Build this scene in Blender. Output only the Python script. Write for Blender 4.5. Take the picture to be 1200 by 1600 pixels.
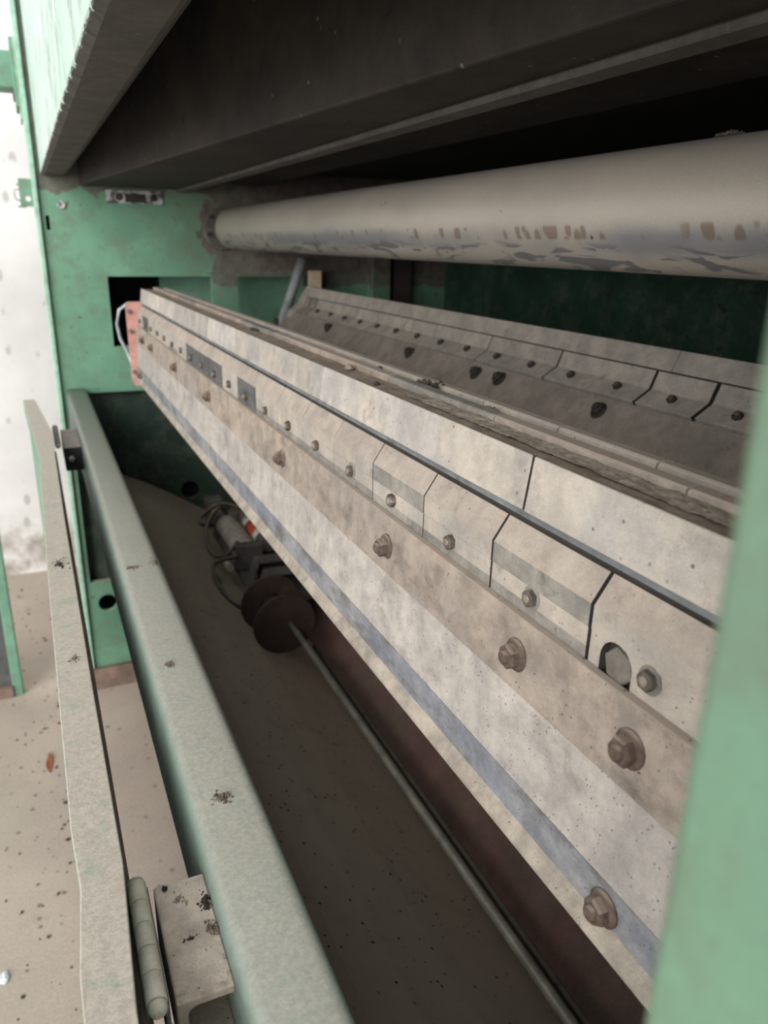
import bpy, bmesh, math, random
from mathutils import Vector, Matrix, noise
random.seed(7)
for o in list(bpy.data.objects): bpy.data.objects.remove(o)
sc = bpy.context.scene
C = sc.collection
H = 1.75            # camera height above the floor; coordinates below are metres from the lens (x right, y along the machine, z up)

# ---------------------------------------------------------------- camera
d1 = Vector((-0.40625271, -0.30737639, 0.8605106))     # machine axis in lens axes (right, down, forward)
d2 = Vector((0.91358806, -0.11832332, 0.38904556))     # machine right
d3 = Vector((-0.01776495, 0.94420302, 0.32888457))     # straight down
cam = bpy.data.objects.new('camera', bpy.data.cameras.new('camera')); C.objects.link(cam)
cd = cam.data
cd.sensor_fit = 'VERTICAL'; cd.sensor_height = 36; cd.sensor_width = 27
cd.lens = 1201 / 1600 * 36
cd.clip_start = 0.01; cd.clip_end = 100
cx = Vector((d2.x, d1.x, -d3.x)); cy = -Vector((d2.y, d1.y, -d3.y)); cz = -Vector((d2.z, d1.z, -d3.z))
cam.matrix_world = Matrix(((cx.x, cy.x, cz.x, 0), (cx.y, cy.y, cz.y, 0), (cx.z, cy.z, cz.z, H), (0, 0, 0, 1)))
cd.dof.use_dof = True; cd.dof.focus_distance = 0.70; cd.dof.aperture_fstop = 7.6
sc.camera = cam
# ---------------------------------------------------------------- light
w = bpy.data.worlds.new('world'); sc.world = w; w.use_nodes = True
bg = w.node_tree.nodes['Background']
bg.inputs[0].default_value = (0.93, 0.97, 1.0, 1); bg.inputs[1].default_value = 0.85
sun = bpy.data.objects.new('hazy_sun', bpy.data.lights.new('hazy_sun', 'SUN')); C.objects.link(sun)
sun.data.energy = 2.9; sun.data.angle = math.radians(50); sun.data.color = (1.0, 0.975, 0.965)
sun.rotation_euler = Vector((0.66, 0.62, -0.30)).to_track_quat('-Z', 'Y').to_euler()
sc.view_settings.view_transform = 'Standard'; sc.view_settings.look = 'None'
sc.view_settings.gamma = 1; sc.view_settings.use_curve_mapping = False
sc.view_settings.exposure = 0.56

# ---------------------------------------------------------------- materials
def srgb(r, g, b):
    f = lambda c: (c / 255 / 12.92) if c / 255 <= 0.04045 else ((c / 255 + 0.055) / 1.055) ** 2.4
    return (f(r), f(g), f(b), 1)
M = {}
class NT:
    def __init__(s, name):
        s.m = bpy.data.materials.new(name); s.m.use_nodes = True; M[name] = s.m
        s.t = s.m.node_tree; s.b = s.t.nodes['Principled BSDF']
        s.pos = s.n('ShaderNodeNewGeometry')
    def n(s, typ, **kw):
        x = s.t.nodes.new(typ)
        for k, v in kw.items(): setattr(x, k, v)
        return x
    def l(s, a, b): s.t.links.new(a, b)
    def noise(s, scale, detail=4, rough=0.6, stretch=None, seed=0.0):
        mp = s.n('ShaderNodeMapping'); s.l(s.pos.outputs['Position'], mp.inputs[0])
        mp.inputs['Location'].default_value = (seed, seed * 1.7, -seed)
        if stretch: mp.inputs['Scale'].default_value = stretch
        x = s.n('ShaderNodeTexNoise'); x.inputs['Scale'].default_value = scale
        x.inputs['Detail'].default_value = detail; x.inputs['Roughness'].default_value = rough
        s.l(mp.outputs[0], x.inputs['Vector']); return x.outputs['Fac']
    def spots(s, scale, seed=0.0, stretch=None):
        mp = s.n('ShaderNodeMapping'); s.l(s.pos.outputs['Position'], mp.inputs[0])
        mp.inputs['Location'].default_value = (seed, -seed, seed * .3)
        if stretch: mp.inputs['Scale'].default_value = stretch
        x = s.n('ShaderNodeTexVoronoi'); x.inputs['Scale'].default_value = scale
        s.l(mp.outputs[0], x.inputs['Vector']); return x.outputs['Distance']
    def ramp(s, v, a, b, inv=False):
        x = s.n('ShaderNodeMapRange', interpolation_type='SMOOTHSTEP')
        x.inputs['From Min'].default_value = a; x.inputs['From Max'].default_value = b
        if inv: x.inputs['To Min'].default_value = 1; x.inputs['To Max'].default_value = 0
        s.l(v, x.inputs['Value']); return x.outputs[0]
    def math(s, op, a, b):
        x = s.n('ShaderNodeMath', operation=op)
        for i, v in enumerate((a, b)):
            if isinstance(v, (int, float)): x.inputs[i].default_value = v
            else: s.l(v, x.inputs[i])
        return x.outputs[0]
    def mix(s, f, a, b, mode='MIX'):
        x = s.n('ShaderNodeMix', data_type='RGBA', blend_type=mode)
        for i, v in ((0, f), (6, a), (7, b)):
            if isinstance(v, (int, float)): x.inputs[i].default_value = v
            elif isinstance(v, tuple): x.inputs[i].default_value = v
            else: s.l(v, x.inputs[i])
        return x.outputs[2]
    def axis(s, i):
        x = s.n('ShaderNodeSeparateXYZ'); s.l(s.pos.outputs['Position'], x.inputs[0]); return x.outputs[i]
    def up(s, a, b):
        x = s.n('ShaderNodeSeparateXYZ'); s.l(s.pos.outputs['Normal'], x.inputs[0]); return s.ramp(x.outputs[2], a, b)
    def rnd(s):
        return s.n('ShaderNodeObjectInfo').outputs['Random']
    def bump(s, h, strength, dist=0.002):
        x = s.n('ShaderNodeBump'); x.inputs['Strength'].default_value = strength; x.inputs['Distance'].default_value = dist
        s.l(h, x.inputs['Height']); s.l(x.outputs[0], s.b.inputs['Normal'])
    def out(s, col, rough=0.8, metal=0.0, spec=0.3):
        if isinstance(col, tuple): s.b.inputs['Base Color'].default_value = col
        else: s.l(col, s.b.inputs['Base Color'])
        s.b.inputs['Metallic'].default_value = metal; s.b.inputs['Specular IOR Level'].default_value = spec
        if isinstance(rough, (int, float)): s.b.inputs['Roughness'].default_value = rough
        else: s.l(rough, s.b.inputs['Roughness'])
        return s.m

def grime(name, base, other, stain=None, stain_at=(.58, .70), big=9, mid=60, dust=None, dust_n=(.5, .9), dust_keep=.85,
          speck=None, speck_scale=140, speck_r=.16, rough=.8, metal=0., bump=.2, bump_scale=900, tone=0.0, stretch=None, spec=.3, blotch=.45):
    s = NT(name)
    col = s.mix(s.ramp(s.noise(big, 5, .62, stretch, 3.1), .38, .64), base, other)
    if stain:
        col = s.mix(s.math('MULTIPLY', s.ramp(s.noise(mid * .45, 6, .68, stretch, 8.2), *stain_at), .85), col, stain)
    col = s.mix(blotch, col, s.mix(s.ramp(s.noise(mid * .5, 6, .72, None, 1.3), .3, .7), (.30, .30, .30, 1), (.66, .65, .63, 1)), 'OVERLAY')
    col = s.mix(.45, col, s.mix(s.ramp(s.noise(mid * 16, 3, .7, None, 2.3), .3, .7), (.36, .36, .36, 1), (.64, .64, .64, 1)), 'OVERLAY')
    if dust:
        f = s.math('MULTIPLY', s.up(*dust_n), s.math('MULTIPLY', s.ramp(s.noise(mid, 5, .65, None, 5.5), .22, .5), dust_keep))
        col = s.mix(f, col, dust)
    if speck:
        sp = s.ramp(s.spots(speck_scale, 2.2), speck_r * .6, speck_r, True)
        sp = s.math('MULTIPLY', sp, s.ramp(s.noise(mid * .8, 3, .6, None, 9.9), .44, .58))
        col = s.mix(sp, col, speck)
    if tone:
        g = s.n('ShaderNodeHueSaturation'); s.l(col, g.inputs['Color'])
        s.l(s.math('ADD', s.math('MULTIPLY', s.rnd(), tone), 1 - tone / 2), g.inputs['Value']); col = g.outputs[0]
    s.bump(s.noise(bump_scale, 6, .7), bump, .0015)
    s.out(col, rough, metal, spec); return s

DUST = srgb(186, 174, 160)
grime('tile_plain', srgb(159, 150, 138), srgb(146, 140, 132), srgb(124, 118, 109), big=14, dust=srgb(167, 156, 143), speck=srgb(89, 79, 69), tone=.12)
grime('tile_upper', srgb(156, 145, 133), srgb(146, 136, 126), srgb(130, 119, 106), big=12, speck=srgb(102, 88, 73), tone=.12)
grime('tile_grey', srgb(114, 111, 105), srgb(130, 125, 117), srgb(94, 92, 87), big=16, speck=srgb(86, 80, 74), tone=.1, blotch=.7)
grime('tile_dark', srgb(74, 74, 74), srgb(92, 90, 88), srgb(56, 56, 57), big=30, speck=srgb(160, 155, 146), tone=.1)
grime('plate_pale', srgb(152, 147, 142), srgb(165, 157, 145), srgb(139, 132, 126), stain_at=(.52, .7), big=7, dust=srgb(148, 138, 126), dust_n=(.8, .98), speck=srgb(104, 89, 73), speck_scale=90, tone=.28)
grime('strip_brown', srgb(147, 134, 121), srgb(134, 125, 116), srgb(112, 101, 90), stain_at=(.5, .7), big=8, speck=srgb(83, 72, 60), dust=srgb(154, 141, 127), stretch=(1, .5, 1), blotch=.7)
grime('plate_cream', srgb(160, 153, 145), srgb(149, 143, 137), srgb(131, 123, 115), stain_at=(.52, .72), big=6, speck=srgb(83, 76, 68), speck_scale=210, speck_r=.2, stretch=(1, .6, 1), blotch=.6)
grime('band_blue', srgb(113, 115, 120), srgb(130, 129, 129), srgb(93, 90, 86), stain_at=(.5, .65), big=14, speck=srgb(65, 63, 62), speck_scale=190, stretch=(1, .4, 1), blotch=.7)
grime('lip_cream', srgb(150, 141, 128), srgb(138, 129, 118), srgb(117, 108, 97), big=24, speck=srgb(101, 90, 76), blotch=.7)
grime('groove_grey', srgb(120, 124, 126), srgb(104, 106, 106), srgb(84, 80, 76), big=18)
grime('core_dark', srgb(52, 49, 46), srgb(64, 58, 52), dust=srgb(120, 110, 98))
grime('rust_bolt', srgb(98, 82, 72), srgb(82, 68, 60), srgb(122, 108, 95), big=120, mid=160, bump=.7, bump_scale=700, tone=.3, dust=srgb(140, 126, 112))
grime('grey_nut', srgb(98, 89, 80), srgb(82, 74, 67), srgb(128, 119, 108), big=150, mid=200, bump=.4, bump_scale=700, tone=.25, rough=.6, metal=.2)
grime('stud_bright', srgb(140, 132, 121), srgb(118, 110, 100), big=150, rough=.55, metal=.3)
grime('dust_bed', srgb(128, 114, 100), srgb(146, 132, 118), srgb(104, 92, 80), big=22, mid=120, bump=.9, bump_scale=500)
grime('dust_clod', srgb(158, 148, 134), srgb(136, 124, 110), srgb(112, 100, 88), big=60, mid=220, bump=1., bump_scale=700)
grime('fluff', srgb(128, 116, 104), srgb(96, 86, 76), srgb(70, 62, 54), big=120, mid=300, bump=1., bump_scale=600)
grime('fluff_dark', srgb(70, 62, 54), srgb(52, 46, 42), srgb(104, 92, 80), big=120, mid=300, bump=1., bump_scale=600)
grime('leaf_rust', srgb(150, 88, 58), srgb(126, 72, 50), big=80)
grime('paper_bit', srgb(226, 226, 226), srgb(206, 206, 210), big=80)
grime('red_plate', srgb(178, 130, 120), srgb(184, 140, 130), srgb(164, 118, 108), big=10)
grime('hose_grey', srgb(168, 172, 172), srgb(150, 154, 154), big=30, rough=.5)
grime('dark_nut', srgb(62, 56, 50), srgb(48, 44, 41), big=120, mid=160)  # near-black nuts for the second beam
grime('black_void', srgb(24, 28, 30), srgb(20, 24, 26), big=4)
grime('hex_dull', srgb(112, 106, 98), srgb(100, 94, 87), srgb(84, 78, 72), big=60, bump=.3)
grime('black_iron', srgb(40, 40, 40), srgb(54, 52, 50), big=30, dust=srgb(150, 140, 130))
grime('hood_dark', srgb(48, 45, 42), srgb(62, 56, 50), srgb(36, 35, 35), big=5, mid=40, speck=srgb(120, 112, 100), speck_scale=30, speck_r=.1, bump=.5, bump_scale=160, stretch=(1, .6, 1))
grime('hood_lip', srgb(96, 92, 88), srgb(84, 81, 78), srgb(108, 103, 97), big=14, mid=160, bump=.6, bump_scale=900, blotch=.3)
grime('beam2_dust', srgb(160, 152, 141), srgb(146, 139, 130), srgb(126, 119, 110), big=12, speck=srgb(84, 76, 68), tone=.14)
grime('beam2_dark', srgb(142, 132, 121), srgb(128, 119, 110), srgb(106, 98, 90), big=10, speck=srgb(70, 64, 58), tone=.1)
grime('pan_brown', srgb(170, 156, 138), srgb(156, 143, 127), srgb(126, 114, 100), big=5, mid=30, dust=srgb(172, 157, 138), speck=srgb(60, 52, 46), speck_scale=60, speck_r=.2)
grime('pan_red', srgb(134, 104, 95), srgb(120, 104, 93), srgb(132, 118, 102), big=5, mid=24)
grime('rod_steel', srgb(176, 170, 156), srgb(156, 150, 138), big=20, rough=.45, metal=.3)
grime('disc_brown', srgb(76, 60, 54), srgb(66, 54, 50), srgb(90, 76, 68), big=14, rough=.6)
grime('motor_grey', srgb(170, 160, 146), srgb(150, 142, 130), srgb(120, 112, 102), big=20)
grime('iron_bracket', srgb(96, 92, 86), srgb(80, 76, 72), big=20)
grime('bottle_white', srgb(206, 200, 192), srgb(190, 184, 176), big=20)
grime('bottle_red', srgb(196, 84, 56), srgb(180, 76, 54), big=20)
grime('bottle_cap', srgb(100, 94, 88), srgb(86, 82, 78), big=20)
grime('plinth_brown', srgb(124, 104, 92), srgb(104, 90, 80), big=12)
grime('plate_zinc', srgb(196, 198, 198), srgb(150, 150, 150), srgb(62, 62, 62), stain_at=(.5, .56), big=30, mid=60, rough=.5, metal=.3)
grime('pipe_grey', srgb(150, 152, 150), srgb(132, 134, 132), big=20)
grime('panel_beige', srgb(196, 174, 150), srgb(186, 164, 140), big=20)
grime('cabinet_dark', srgb(74, 76, 76), srgb(88, 88, 86), big=6)
# green paints
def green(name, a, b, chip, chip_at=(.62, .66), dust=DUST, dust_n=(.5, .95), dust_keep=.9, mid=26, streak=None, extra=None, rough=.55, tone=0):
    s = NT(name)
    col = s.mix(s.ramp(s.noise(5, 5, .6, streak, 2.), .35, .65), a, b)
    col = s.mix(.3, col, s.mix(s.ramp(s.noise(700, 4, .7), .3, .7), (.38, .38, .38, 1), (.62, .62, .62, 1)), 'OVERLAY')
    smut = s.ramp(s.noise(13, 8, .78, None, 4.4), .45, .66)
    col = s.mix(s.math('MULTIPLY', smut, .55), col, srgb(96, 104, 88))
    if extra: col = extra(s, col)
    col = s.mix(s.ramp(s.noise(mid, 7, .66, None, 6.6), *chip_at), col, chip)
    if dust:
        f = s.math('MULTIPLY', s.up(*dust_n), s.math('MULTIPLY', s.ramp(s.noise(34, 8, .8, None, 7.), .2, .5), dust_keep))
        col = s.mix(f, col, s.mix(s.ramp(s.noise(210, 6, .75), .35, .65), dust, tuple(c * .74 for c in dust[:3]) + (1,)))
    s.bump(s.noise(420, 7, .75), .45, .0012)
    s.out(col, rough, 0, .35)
def frame_dirt(s, col):
    x, z = s.axis(0), s.axis(2)
    n = s.math('MULTIPLY', s.math('SUBTRACT', s.noise(13, 7, .62, None, 12.), .5), .20)
    xa = s.math('ADD', x, n); za = s.math('ADD', z, s.math('MULTIPLY', n, .8))
    right = s.math('MULTIPLY', s.ramp(xa, .80, .806), s.ramp(s.math('ADD', z, s.math('MULTIPLY', n, .3)), H - .118, H - .112))   # bare metal to the right of the roller seat
    top = s.math('MULTIPLY', s.ramp(za, H + .150, H + .154), .85)
    pier = s.math('MULTIPLY', s.math('MULTIPLY', s.ramp(xa, .655, .66), s.ramp(za, H - .165, H - .172, True)), .8)
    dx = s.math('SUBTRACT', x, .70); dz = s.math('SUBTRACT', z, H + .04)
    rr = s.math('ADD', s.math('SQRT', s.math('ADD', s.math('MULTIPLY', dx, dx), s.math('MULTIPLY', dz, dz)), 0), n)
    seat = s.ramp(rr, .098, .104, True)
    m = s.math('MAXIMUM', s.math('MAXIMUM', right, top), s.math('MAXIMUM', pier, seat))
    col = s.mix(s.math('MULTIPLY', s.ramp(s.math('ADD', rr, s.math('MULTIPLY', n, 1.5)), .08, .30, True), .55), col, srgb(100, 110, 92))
    return s.mix(m, col, s.mix(s.ramp(s.noise(30), .35, .65), srgb(104, 94, 86), srgb(84, 76, 70)))
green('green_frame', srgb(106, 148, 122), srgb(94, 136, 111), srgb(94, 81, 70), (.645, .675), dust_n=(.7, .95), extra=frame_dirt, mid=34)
green('green_plain', srgb(108, 148, 125), srgb(100, 140, 118), srgb(104, 90, 78), (.7, .73))
green('green_edge', srgb(158, 192, 172), srgb(144, 180, 158), srgb(120, 110, 98), (.7, .73))
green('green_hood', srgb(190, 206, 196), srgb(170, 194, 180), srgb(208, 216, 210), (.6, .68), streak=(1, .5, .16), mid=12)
green('green_rail', srgb(124, 138, 127), srgb(112, 128, 117), srgb(138, 114, 100), (.70, .72), dust=srgb(158, 153, 141), dust_n=(.35, .9), dust_keep=.78, rough=.42)
green('green_door', srgb(124, 158, 136), srgb(112, 146, 124), srgb(130, 108, 96), (.70, .73), dust=srgb(188, 178, 163), dust_n=(.2, .7), dust_keep=1.0)
green('green_grime_shade', srgb(52, 72, 60), srgb(44, 58, 50), srgb(52, 48, 44), (.6, .68))  # grimy dark green with the shade of the recess painted in
green('green_post', srgb(104, 136, 111), srgb(99, 130, 107), srgb(96, 126, 104), (.8, .85))
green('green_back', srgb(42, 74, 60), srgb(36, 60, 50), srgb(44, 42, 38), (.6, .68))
grime('block_dust', srgb(178, 166, 152), srgb(158, 146, 132), srgb(130, 120, 108), big=20, mid=90, bump=.9, bump_scale=330, speck=srgb(90, 80, 70))
grime('hinge_cream', srgb(196, 190, 174), srgb(182, 178, 162), srgb(150, 146, 132), big=24, rough=.5)
# roller: dull steel under a coat of dust, rubbed through low down, steel sheen painted above
s = NT('roller_dusty')
col = s.mix(s.ramp(s.noise(6, 5, .6, (1, .4, 1)), .35, .65), srgb(180, 171, 158), srgb(164, 157, 147))
z = s.axis(2)
nz = s.math('MULTIPLY', s.math('SUBTRACT', s.noise(5, 5, .6, (1, 1, 2.), 5.), .5), .030)
za = s.math('ADD', z, nz)
sheen = s.math('MULTIPLY', s.ramp(za, H - .012, H + .004), s.ramp(za, H + .012, H + .034, True))      # bluish steel sheen painted in as a band
sheen = s.math('MULTIPLY', sheen, s.ramp(s.noise(2.2, 4, .6, (1, 1, .4), 1.), .36, .56))
col = s.mix(s.math('MULTIPLY', sheen, .8), col, srgb(122, 125, 130))
wv = s.n('ShaderNodeTexNoise'); mp = s.n('ShaderNodeMapping'); s.l(s.pos.outputs['Position'], mp.inputs[0])   # slanting wipe marks low on the roller
mp.inputs['Rotation'].default_value = (.65, 0, 0); mp.inputs['Scale'].default_value = (4, 7, 38)
wv.inputs['Scale'].default_value = 1.6; wv.inputs['Detail'].default_value = 5; wv.inputs['Distortion'].default_value = .8; s.l(mp.outputs[0], wv.inputs['Vector'])
sw = s.math('MULTIPLY', s.ramp(wv.outputs['Fac'], .53, .57), s.math('MULTIPLY', s.ramp(za, H - .036, H - .026), s.ramp(za, H - .002, H + .010, True)))
col = s.mix(s.math('MULTIPLY', sw, .85), col, srgb(108, 108, 110))
band = s.math('MULTIPLY', s.ramp(z, H + .008, H + .012), s.ramp(z, H + .024, H + .029, True))
dots = s.math('MULTIPLY', s.ramp(s.spots(46, 4., (.3, 1, .55)), .30, .42, True), s.ramp(s.noise(4, 3, .5, (1, 1, .2)), .40, .48))
col = s.mix(s.math('MULTIPLY', s.math('MULTIPLY', band, dots), .75), col, srgb(120, 100, 84))
fl = s.math('MULTIPLY', s.ramp(s.spots(26, 7.), .05, .09, True), s.ramp(s.noise(9, 3), .5, .55))
col = s.mix(fl, col, srgb(90, 80, 70))
col = s.mix(.4, col, s.mix(s.ramp(s.noise(700, 3, .7), .3, .7), (.38, .38, .38, 1), (.62, .62, .62, 1)), 'OVERLAY')
s.bump(s.noise(800, 5, .7), .15, .001); s.out(col, .46, .2, .45)
# floor and wall
s = NT('floor_concrete')
col = s.mix(s.ramp(s.noise(1.6, 5, .6), .35, .65), srgb(182, 167, 152), srgb(168, 155, 142))
col = s.mix(s.math('MULTIPLY', s.ramp(s.noise(6, 6, .7, None, 3.), .56, .72), .6), col, srgb(160, 146, 132))
col = s.mix(.4, col, s.mix(s.ramp(s.noise(120, 4, .7), .3, .7), (.38, .38, .38, 1), (.62, .62, .62, 1)), 'OVERLAY')
sp = s.math('MULTIPLY', s.ramp(s.spots(22, 1.), .12, .2, True), s.ramp(s.noise(9, 3, .6, None, 2.), .5, .56))
col = s.mix(s.math('MULTIPLY', sp, .85), col, srgb(110, 98, 86))
s.bump(s.noise(90, 6, .7), .3, .002); s.out(col, .8)
s = NT('wall_whitewash')
col = s.mix(s.ramp(s.noise(2, 5, .6), .35, .65), srgb(226, 224, 220), srgb(212, 210, 206))
sp = s.math('MULTIPLY', s.ramp(s.spots(13, 3., (1, 1, .55)), .14, .28, True), s.ramp(s.noise(6, 4, .6), .46, .54))
col = s.mix(s.math('MULTIPLY', sp, .5), col, srgb(140, 136, 130))
col = s.mix(s.math('MULTIPLY', s.ramp(s.axis(2), .12, .42, True), s.ramp(s.noise(7, 5), .3, .7)), col, srgb(150, 140, 128))
s.bump(s.noise(40, 6, .7), .4, .004); s.out(col, .85)

# ---------------------------------------------------------------- building blocks
W = {}                                                # world position of every object, turned into local ones at the end
class MB:
    def __init__(s): s.v = []; s.f = []; s.m = []; s.sm = []
    def add(s, vs, fs, mi=0, smooth=False):
        b = len(s.v); s.v += [tuple(v) for v in vs]
        for i, f in enumerate(fs):
            s.f.append([b + k for k in f]); s.m.append(mi[i] if isinstance(mi, (list, tuple)) else mi); s.sm.append(smooth)
        return s
    def box(s, x0, x1, y0, y1, z0, z1, mi=0):
        vs = [(x, y, z) for x in (x0, x1) for y in (y0, y1) for z in (z0, z1)]
        return s.add(vs, [(0, 1, 3, 2), (4, 6, 7, 5), (0, 4, 5, 1), (2, 3, 7, 6), (0, 2, 6, 4), (1, 5, 7, 3)], mi)
    def prism(s, prof, y0, y1, mis=None, smooth=False, ends=0):            # profile in x,z pulled along the machine
        n = len(prof)
        vs = [(x, y0, z) for x, z in prof] + [(x, y1, z) for x, z in prof]
        fs = [(i, (i + 1) % n, n + (i + 1) % n, n + i) for i in range(n)] + [tuple(range(n))[::-1], tuple(range(n, 2 * n))]
        return s.add(vs, fs, (list(mis) + [ends, ends]) if mis else 0, smooth)
    def poly(s, pts, z0, z1, mi=0):                                # outline in x,y with a height
        n = len(pts)
        vs = [(x, y, z0) for x, y in pts] + [(x, y, z1) for x, y in pts]
        fs = [(i, (i + 1) % n, n + (i + 1) % n, n + i) for i in range(n)] + [tuple(range(n))[::-1], tuple(range(n, 2 * n))]
        return s.add(vs, fs, mi)
    def lathe(s, prof, o, ax, n=24, mi=0, smooth=True, turn=0.0):  # prof: (distance along axis, radius)
        ax = Vector(ax).normalized(); o = Vector(o)
        t = ax.cross(Vector((0, 0, 1)) if abs(ax.z) < .9 else Vector((1, 0, 0))).normalized(); u = ax.cross(t)
        vs = []
        for d, r in prof:
            for k in range(n):
                a = turn + 2 * math.pi * k / n
                vs.append(o + ax * d + (t * math.cos(a) + u * math.sin(a)) * r)
        fs = []
        for j in range(len(prof) - 1):
            for k in range(n):
                fs.append((j * n + k, j * n + (k + 1) % n, (j + 1) * n + (k + 1) % n, (j + 1) * n + k))
        s.add(vs, fs, mi, smooth)
        b = len(s.v) - len(vs)
        s.f += [[b + k for k in range(n)][::-1], [b + (len(prof) - 1) * n + k for k in range(n)]]
        s.m += [mi, mi]; s.sm += [False, False]
        return s
    def pipe(s, pts, r, n=10, mi=0):
        pts = [Vector(p) for p in pts]; vs = []
        for i, p in enumerate(pts):
            t = (pts[min(i + 1, len(pts) - 1)] - pts[max(i - 1, 0)]).normalized()
            a = t.cross(Vector((0.3, 0.2, 1))).normalized(); b = t.cross(a)
            vs += [p + (a * math.cos(2 * math.pi * k / n) + b * math.sin(2 * math.pi * k / n)) * r for k in range(n)]
        fs = [(j * n + k, j * n + (k + 1) % n, (j + 1) * n + (k + 1) % n, (j + 1) * n + k) for j in range(len(pts) - 1) for k in range(n)]
        fs += [tuple(range(n))[::-1], tuple((len(pts) - 1) * n + k for k in range(n))]
        return s.add(vs, fs, mi, True)
    def mesh(s, name, mats, at=(0, 0, 0)):
        me = bpy.data.meshes.new(name)
        me.from_pydata([(v[0] - at[0], v[1] - at[1], v[2] - at[2]) for v in s.v], [], s.f)
        for m in ([mats] if isinstance(mats, str) else mats): me.materials.append(M[m])
        for p, mi, sm in zip(me.polygons, s.m, s.sm): p.material_index = mi; p.use_smooth = sm
        bm = bmesh.new(); bm.from_mesh(me); bmesh.ops.recalc_face_normals(bm, faces=bm.faces); bm.to_mesh(me); bm.free()
        return me
    def build(s, name, mats, parent=None, bevel=0, at=(0, 0, 0), seg=1):
        return place(name, s.mesh(name, mats, at), at, parent, bevel, seg)
def place(name, me, at, parent=None, bevel=0, seg=1, rot=None):
    o = bpy.data.objects.new(name, me); C.objects.link(o)
    W[o] = Vector((at[0], at[1], at[2] + H)); o.parent = parent
    if rot: o.rotation_euler = rot
    if bevel:
        m = o.modifiers.new('bevel', 'BEVEL'); m.width = bevel; m.segments = seg; m.limit_method = 'ANGLE'; m.angle_limit = math.radians(35)
    return o
def thing(name, label, cat, group=None):
    o = bpy.data.objects.new(name, None); C.objects.link(o); o.empty_display_size = .05; W[o] = None
    return tag(o, label, cat, group)
def tag(o, label, cat, group=None):
    o['label'] = label; o['category'] = cat
    if group: o['group'] = group
    return o
def struct(o): o['kind'] = 'structure'; return o
def cut(o, cutters):
    for cmb in cutters:
        c = bpy.data.objects.new('cutter', cmb.mesh('cutter', 'core_dark')); C.objects.link(c)
        m = o.modifiers.new('cut', 'BOOLEAN'); m.object = c; m.operation = 'DIFFERENCE'; m.solver = 'EXACT'
        bpy.context.view_layer.update()
        me = bpy.data.meshes.new_from_object(o.evaluated_get(bpy.context.evaluated_depsgraph_get()))
        o.modifiers.remove(m); o.data = me; bpy.data.objects.remove(c)
def clump(name, mat, at, size, seed, parent=None, flat=.6, wild=.7):
    bm = bmesh.new(); bmesh.ops.create_icosphere(bm, subdivisions=4, radius=1)
    for v in bm.verts:
        k = 1 + wild * noise.noise(v.co * 1.9 + Vector((seed, seed * 2, 0))) + wild * .6 * noise.noise(v.co * 5 + Vector((0, seed, seed))) + wild * .5 * noise.noise(v.co * 11 + Vector((seed, 0, seed)))
        v.co = Vector((v.co.x * size[0], v.co.y * size[1], max(v.co.z, -.25) * size[2])) * k
    zmin = min(v.co.z for v in bm.verts)
    for v in bm.verts: v.co.z -= zmin
    me = bpy.data.meshes.new(name); bm.to_mesh(me); bm.free(); me.materials.append(M[mat])
    for p in me.polygons: p.use_smooth = True
    return place(name, me, at, parent)

# ---------------------------------------------------------------- the hall
struct(MB().box(-7, 6, -6, 8, -1.95, -1.75).build('floor', 'floor_concrete'))
struct(MB().box(-7, 5, 4.35, 4.55, -1.75, .80).build('wall_back', 'wall_whitewash'))

# ---------------------------------------------------------------- far end frame
fr = thing('machine_end_frame', 'green painted steel end frame with rectangular openings at the far end of the machine', 'machine frame')
pl = MB().box(.068, 1.62, 3.0, 3.025, -1.66, .98).build('frame_plate', 'green_frame', fr)
cut(pl, [MB().box(.263, .631, 2.9, 3.1, -.371, -.125), MB().box(.73, 1.06, 2.9, 3.1, -.40, -.125),
         MB().lathe([(0, .036), (.3, .036)], (.145, 2.9, -1.381), (0, 1, 0)),
         MB().box(.083, .095, 2.9, 3.1, .026, .072), MB().box(.088, 1.20, 2.9, 3.1, -1.285, -.535)])
MB().box(.052, .068, 2.985, 3.06, -1.66, .98).build('edge_flange', 'green_edge', fr, .003)
MB().box(.03, .30, 2.97, 3.1, -1.75, -1.66).build('plinth', 'plinth_brown', fr, .004)
ew = MB().box(.068, 1.62, 3.045, 3.052, -1.66, -.46).build('end_wall', 'green_grime_shade', fr)
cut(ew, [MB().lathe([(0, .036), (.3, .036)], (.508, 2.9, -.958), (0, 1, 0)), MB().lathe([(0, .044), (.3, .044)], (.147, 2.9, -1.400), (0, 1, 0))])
MB().box(.068, 1.62, 3.085, 3.095, -1.66, -.46).build('hole_dark_sheet', 'black_void', fr)  # black sheet added so the holes look dark inside
MB().box(.47, 1.25, 3.20, 3.215, -.45, .03).build('inner_panel', 'green_plain', fr)
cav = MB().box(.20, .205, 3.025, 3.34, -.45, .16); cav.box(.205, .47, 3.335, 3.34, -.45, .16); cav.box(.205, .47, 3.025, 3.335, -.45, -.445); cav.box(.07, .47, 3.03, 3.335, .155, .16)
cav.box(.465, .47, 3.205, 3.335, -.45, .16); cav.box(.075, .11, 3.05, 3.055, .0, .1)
cav.build('recess_dark_box', 'black_void', fr)  # black box painting in the darkness behind the opening and slot
MB().box(1.255, 1.335, 2.93, 3.0, -1.0, .16).build('upright', 'green_frame', fr, .003)
MB().box(1.36, 1.44, 2.95, 3.0, -1.0, .16).build('upright', 'hood_dark', fr, .003)
p = MB().box(.284, .474, 2.994, 3.0, .118, .1605).build('mounting_plate', 'plate_zinc', fr, .001)
for x in (.325, .442): MB().lathe([(0, .012), (.004, .012), (.005, .008)], (x, 2.994, .139), (0, -1, 0), 16).build('bolt_head', 'core_dark', p)
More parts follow.
